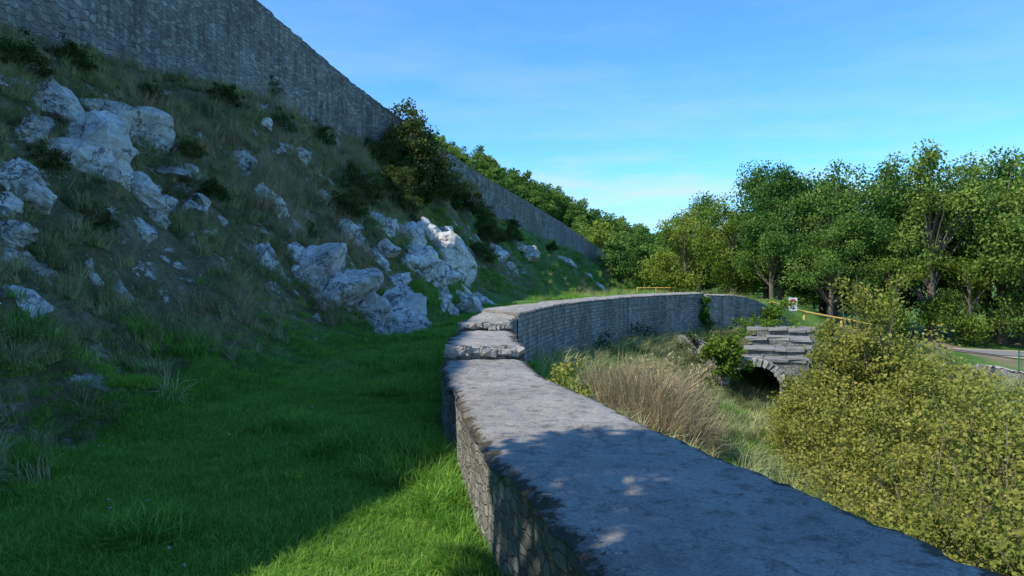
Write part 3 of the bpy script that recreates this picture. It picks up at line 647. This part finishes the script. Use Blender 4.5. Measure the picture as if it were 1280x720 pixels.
# ------------------------------------------------------------------ road, sign, fences
def ribbon(name, P, w, mat, lift, n=160):
    S = catmull(P, n); d = np.gradient(S[:, :2], axis=0); d /= np.hypot(*d.T)[:, None]; nn = np.column_stack([d[:, 1], -d[:, 0]])
    cols = 7; V = []
    for k in range(cols):
        o = (k/(cols-1)-.5)*w; q_ = S[:, :2]+nn*o; V.append(np.column_stack([q_, terrain(q_[:, 0], q_[:, 1])+lift]))
    V = np.stack(V, 1).reshape(-1, 3); I = np.arange(n*cols).reshape(n, cols)
    return add(name, mesh_np(name, V, np.stack([I[:-1, :-1], I[:-1, 1:], I[1:, 1:], I[1:, :-1]], -1).reshape(-1, 4), [mat], smooth=True))
ribbon("gravel_verge", ROAD, 6.6, M_GRAVEL, .04); ribbon("road", ROAD, 4.2, M_ROAD, .08)
def rail_fence(name, P, h, sp=2.0, hh=(.5, .92), r=.05):
    P = np.array(P, float); S = catmull(P, 40) if len(P) > 2 else np.linspace(P[0], P[1], 40)
    s = np.concatenate([[0], np.cumsum(np.hypot(*np.diff(S[:, :2], axis=0).T))]); parts = []
    nps = int(s[-1]/sp)+1; px = np.interp(np.arange(nps)*sp, s, S[:, 0]); py = np.interp(np.arange(nps)*sp, s, S[:, 1]); pz = terrain(px, py)
    for a, b, c in zip(px, py, pz): parts.append((*tube([(a, b, c-.2), (a, b, c+h), (a, b, c+h+.02)], [r*1.3, r*1.2, .005], 8), 0, None))
    for f in hh:
        for i in range(nps-1): parts.append((*tube([(px[i], py[i]-r*1.6, pz[i]+h*f), (px[i+1], py[i+1]-r*1.6, pz[i+1]+h*f)], [r, r*.9], 8), 0, None))
    V, F, MI, SH = combine(parts); return add(name, mesh_np(name, V, F, [M_WOOD], smooth=True))
rail_fence("wooden_rail_fence", [(13.6, 39.2), (15.3, 39.2), (17.6, 38.4), (19.5, 37.8)], .9, 1.8, (.94,), .055)
rail_fence("wooden_rail_fence", [(11.8, 70), (14, 68), (15.5, 66)], .8, 2.0, (.92,), .04)
sx, sy = 14.3, 37.9
sg = bpy.data.objects.new("road_sign", None); COL.objects.link(sg); sg.location = (sx, sy, -3.15)
V, F = tube([(0, 0, -.2), (0, 0, 2.0)], [.03, .03], 8); add("post", mesh_np("post", V, F, [M_STEEL], smooth=True), parent=sg)
V, F = boxv((0, -.045, 1.72), (.44, .02, .66)); add("board", mesh_np("board", V, F, [M_WHITE]), parent=sg)
def disc(c, r, r2, y, n=24):
    V = []
    for i in range(n): t = 6.2832*i/n; V += [(c[0]+r*math.cos(t), y, c[1]+r*math.sin(t)), (c[0]+r2*math.cos(t), y, c[1]+r2*math.sin(t))]
    return np.array(V), np.array([[2*i, 2*i+1, (2*i+3) % (2*n), (2*i+2) % (2*n)] for i in range(n)])
V, F = disc((0, 1.82), .16, .06, -.060); add("red_ring", mesh_np("red_ring", V, F, [M_RED]), parent=sg)
V, F = boxv((0, -.058, 1.50), (.26, .004, .04)); add("plate_text", mesh_np("plate_text", V, F, [M_BLACK]), parent=sg)
wall("low_dry_stone_wall", np.array([(21.5, 34.5), (23.2, 34), (24.6, 33.0)]), np.array([(21.7, 33.9), (22.9, 33.4), (24.0, 32.4)]), [-4.1, -4.3, -4.5], -6, .12, M_WALL, M_STONE, .12, 8, 5, None, 15)
parts = []; p0 = np.array([23.2, 34.0]); p1 = np.array([33, 30.0])
for i in range(6):
    c = p0+(p1-p0)*i/5; z = float(terrain(*c)); parts.append((*tube([(c[0], c[1], z-.2), (c[0], c[1], z+1.35)], [.035, .035], 6), 0, None))
for i in range(100):
    c = p0+(p1-p0)*i/99; z = float(terrain(*c)); parts.append((*tube([(c[0], c[1], z), (c[0], c[1], z+1.25)], [.008, .008], 4), 0, None))
for k in range(7):
    L = [(*(p0+(p1-p0)*i/5), float(terrain(*(p0+(p1-p0)*i/5)))+.05+.2*k) for i in range(6)]; parts.append((*tube(L, [.009]*6, 4), 0, None))
V, F, MI, SH = combine(parts); add("green_mesh_fence", mesh_np("green_mesh_fence", V, F, [M_GREENM]))

# ------------------------------------------------------------------ light, sky, camera
tosun = Vector((-1, -.5, 1.2)).normalized()
sun = bpy.data.lights.new("sun", 'SUN'); sun.energy = 5.0; sun.angle = math.radians(.5); sun.color = (1, .95, .84)
so = bpy.data.objects.new("sun", sun); COL.objects.link(so); so.rotation_euler = tosun.to_track_quat('Z', 'Y').to_euler()
w = bpy.data.worlds.new("World"); scene.world = w; w.use_nodes = True; nt = w.node_tree; bg = nt.nodes["Background"]
sky = nt.nodes.new("ShaderNodeTexSky"); sky.sky_type = 'NISHITA'; sky.sun_disc = False
sky.sun_elevation = math.asin(tosun.z); sky.sun_rotation = math.atan2(tosun.x, tosun.y); sky.altitude = 300; sky.air_density = 1.0; sky.dust_density = .3; sky.ozone_density = 1.6
tc = nt.nodes.new("ShaderNodeTexCoord"); mp = nt.nodes.new("ShaderNodeMapping"); mp.inputs["Scale"].default_value = (1.5, 1.5, 8); mp.inputs["Rotation"].default_value = (0, .12, 0)
nt.links.new(tc.outputs["Generated"], mp.inputs[0])
no = nt.nodes.new("ShaderNodeTexNoise"); no.inputs["Scale"].default_value = 2.6; no.inputs["Detail"].default_value = 9; no.inputs["Roughness"].default_value = .6; nt.links.new(mp.outputs[0], no.inputs["Vector"])
rp = nt.nodes.new("ShaderNodeValToRGB"); rp.color_ramp.elements[0].position = .40; rp.color_ramp.elements[1].position = .66; nt.links.new(no.outputs[0], rp.inputs[0])
sp = nt.nodes.new("ShaderNodeSeparateXYZ"); nt.links.new(tc.outputs["Generated"], sp.inputs[0])
zr = nt.nodes.new("ShaderNodeValToRGB"); e = zr.color_ramp.elements; e[0].position = .02; e[0].color = (.4,)*3+(1,); e[1].position = .10; e[1].color = (.9, .9, .9, 1); q1 = e.new(.19); q1.color = (.20, .20, .20, 1); q2 = e.new(.4); q2.color = (.03, .03, .03, 1)
nt.links.new(sp.outputs[2], zr.inputs[0])
mu = nt.nodes.new("ShaderNodeMath"); mu.operation = 'MULTIPLY'; nt.links.new(rp.outputs[0], mu.inputs[0]); nt.links.new(zr.outputs[0], mu.inputs[1])
hs = nt.nodes.new("ShaderNodeMix"); hs.data_type = 'RGBA'; hs.blend_type = 'MULTIPLY'; hs.inputs[0].default_value = 1; hs.inputs[7].default_value = (.60, 1.22, 1.80, 1); nt.links.new(sky.outputs[0], hs.inputs[6])
mx = nt.nodes.new("ShaderNodeMix"); mx.data_type = 'RGBA'; nt.links.new(mu.outputs[0], mx.inputs[0]); nt.links.new(hs.outputs[2], mx.inputs[6]); mx.inputs[7].default_value = (5.2, 5.7, 6.2, 1)
nt.links.new(mx.outputs[2], bg.inputs[0]); bg.inputs[1].default_value = .15
scene.view_settings.view_transform = 'Standard'; scene.view_settings.look = 'None'; scene.view_settings.exposure = 0
cam = bpy.data.cameras.new("camera"); co = bpy.data.objects.new("camera", cam); COL.objects.link(co); cam.lens = 26.16; cam.sensor_width = 36; cam.clip_end = 4000
co.location = (0, 0, 0); co.rotation_euler = (math.radians(90-.92), 0, 0); scene.camera = co
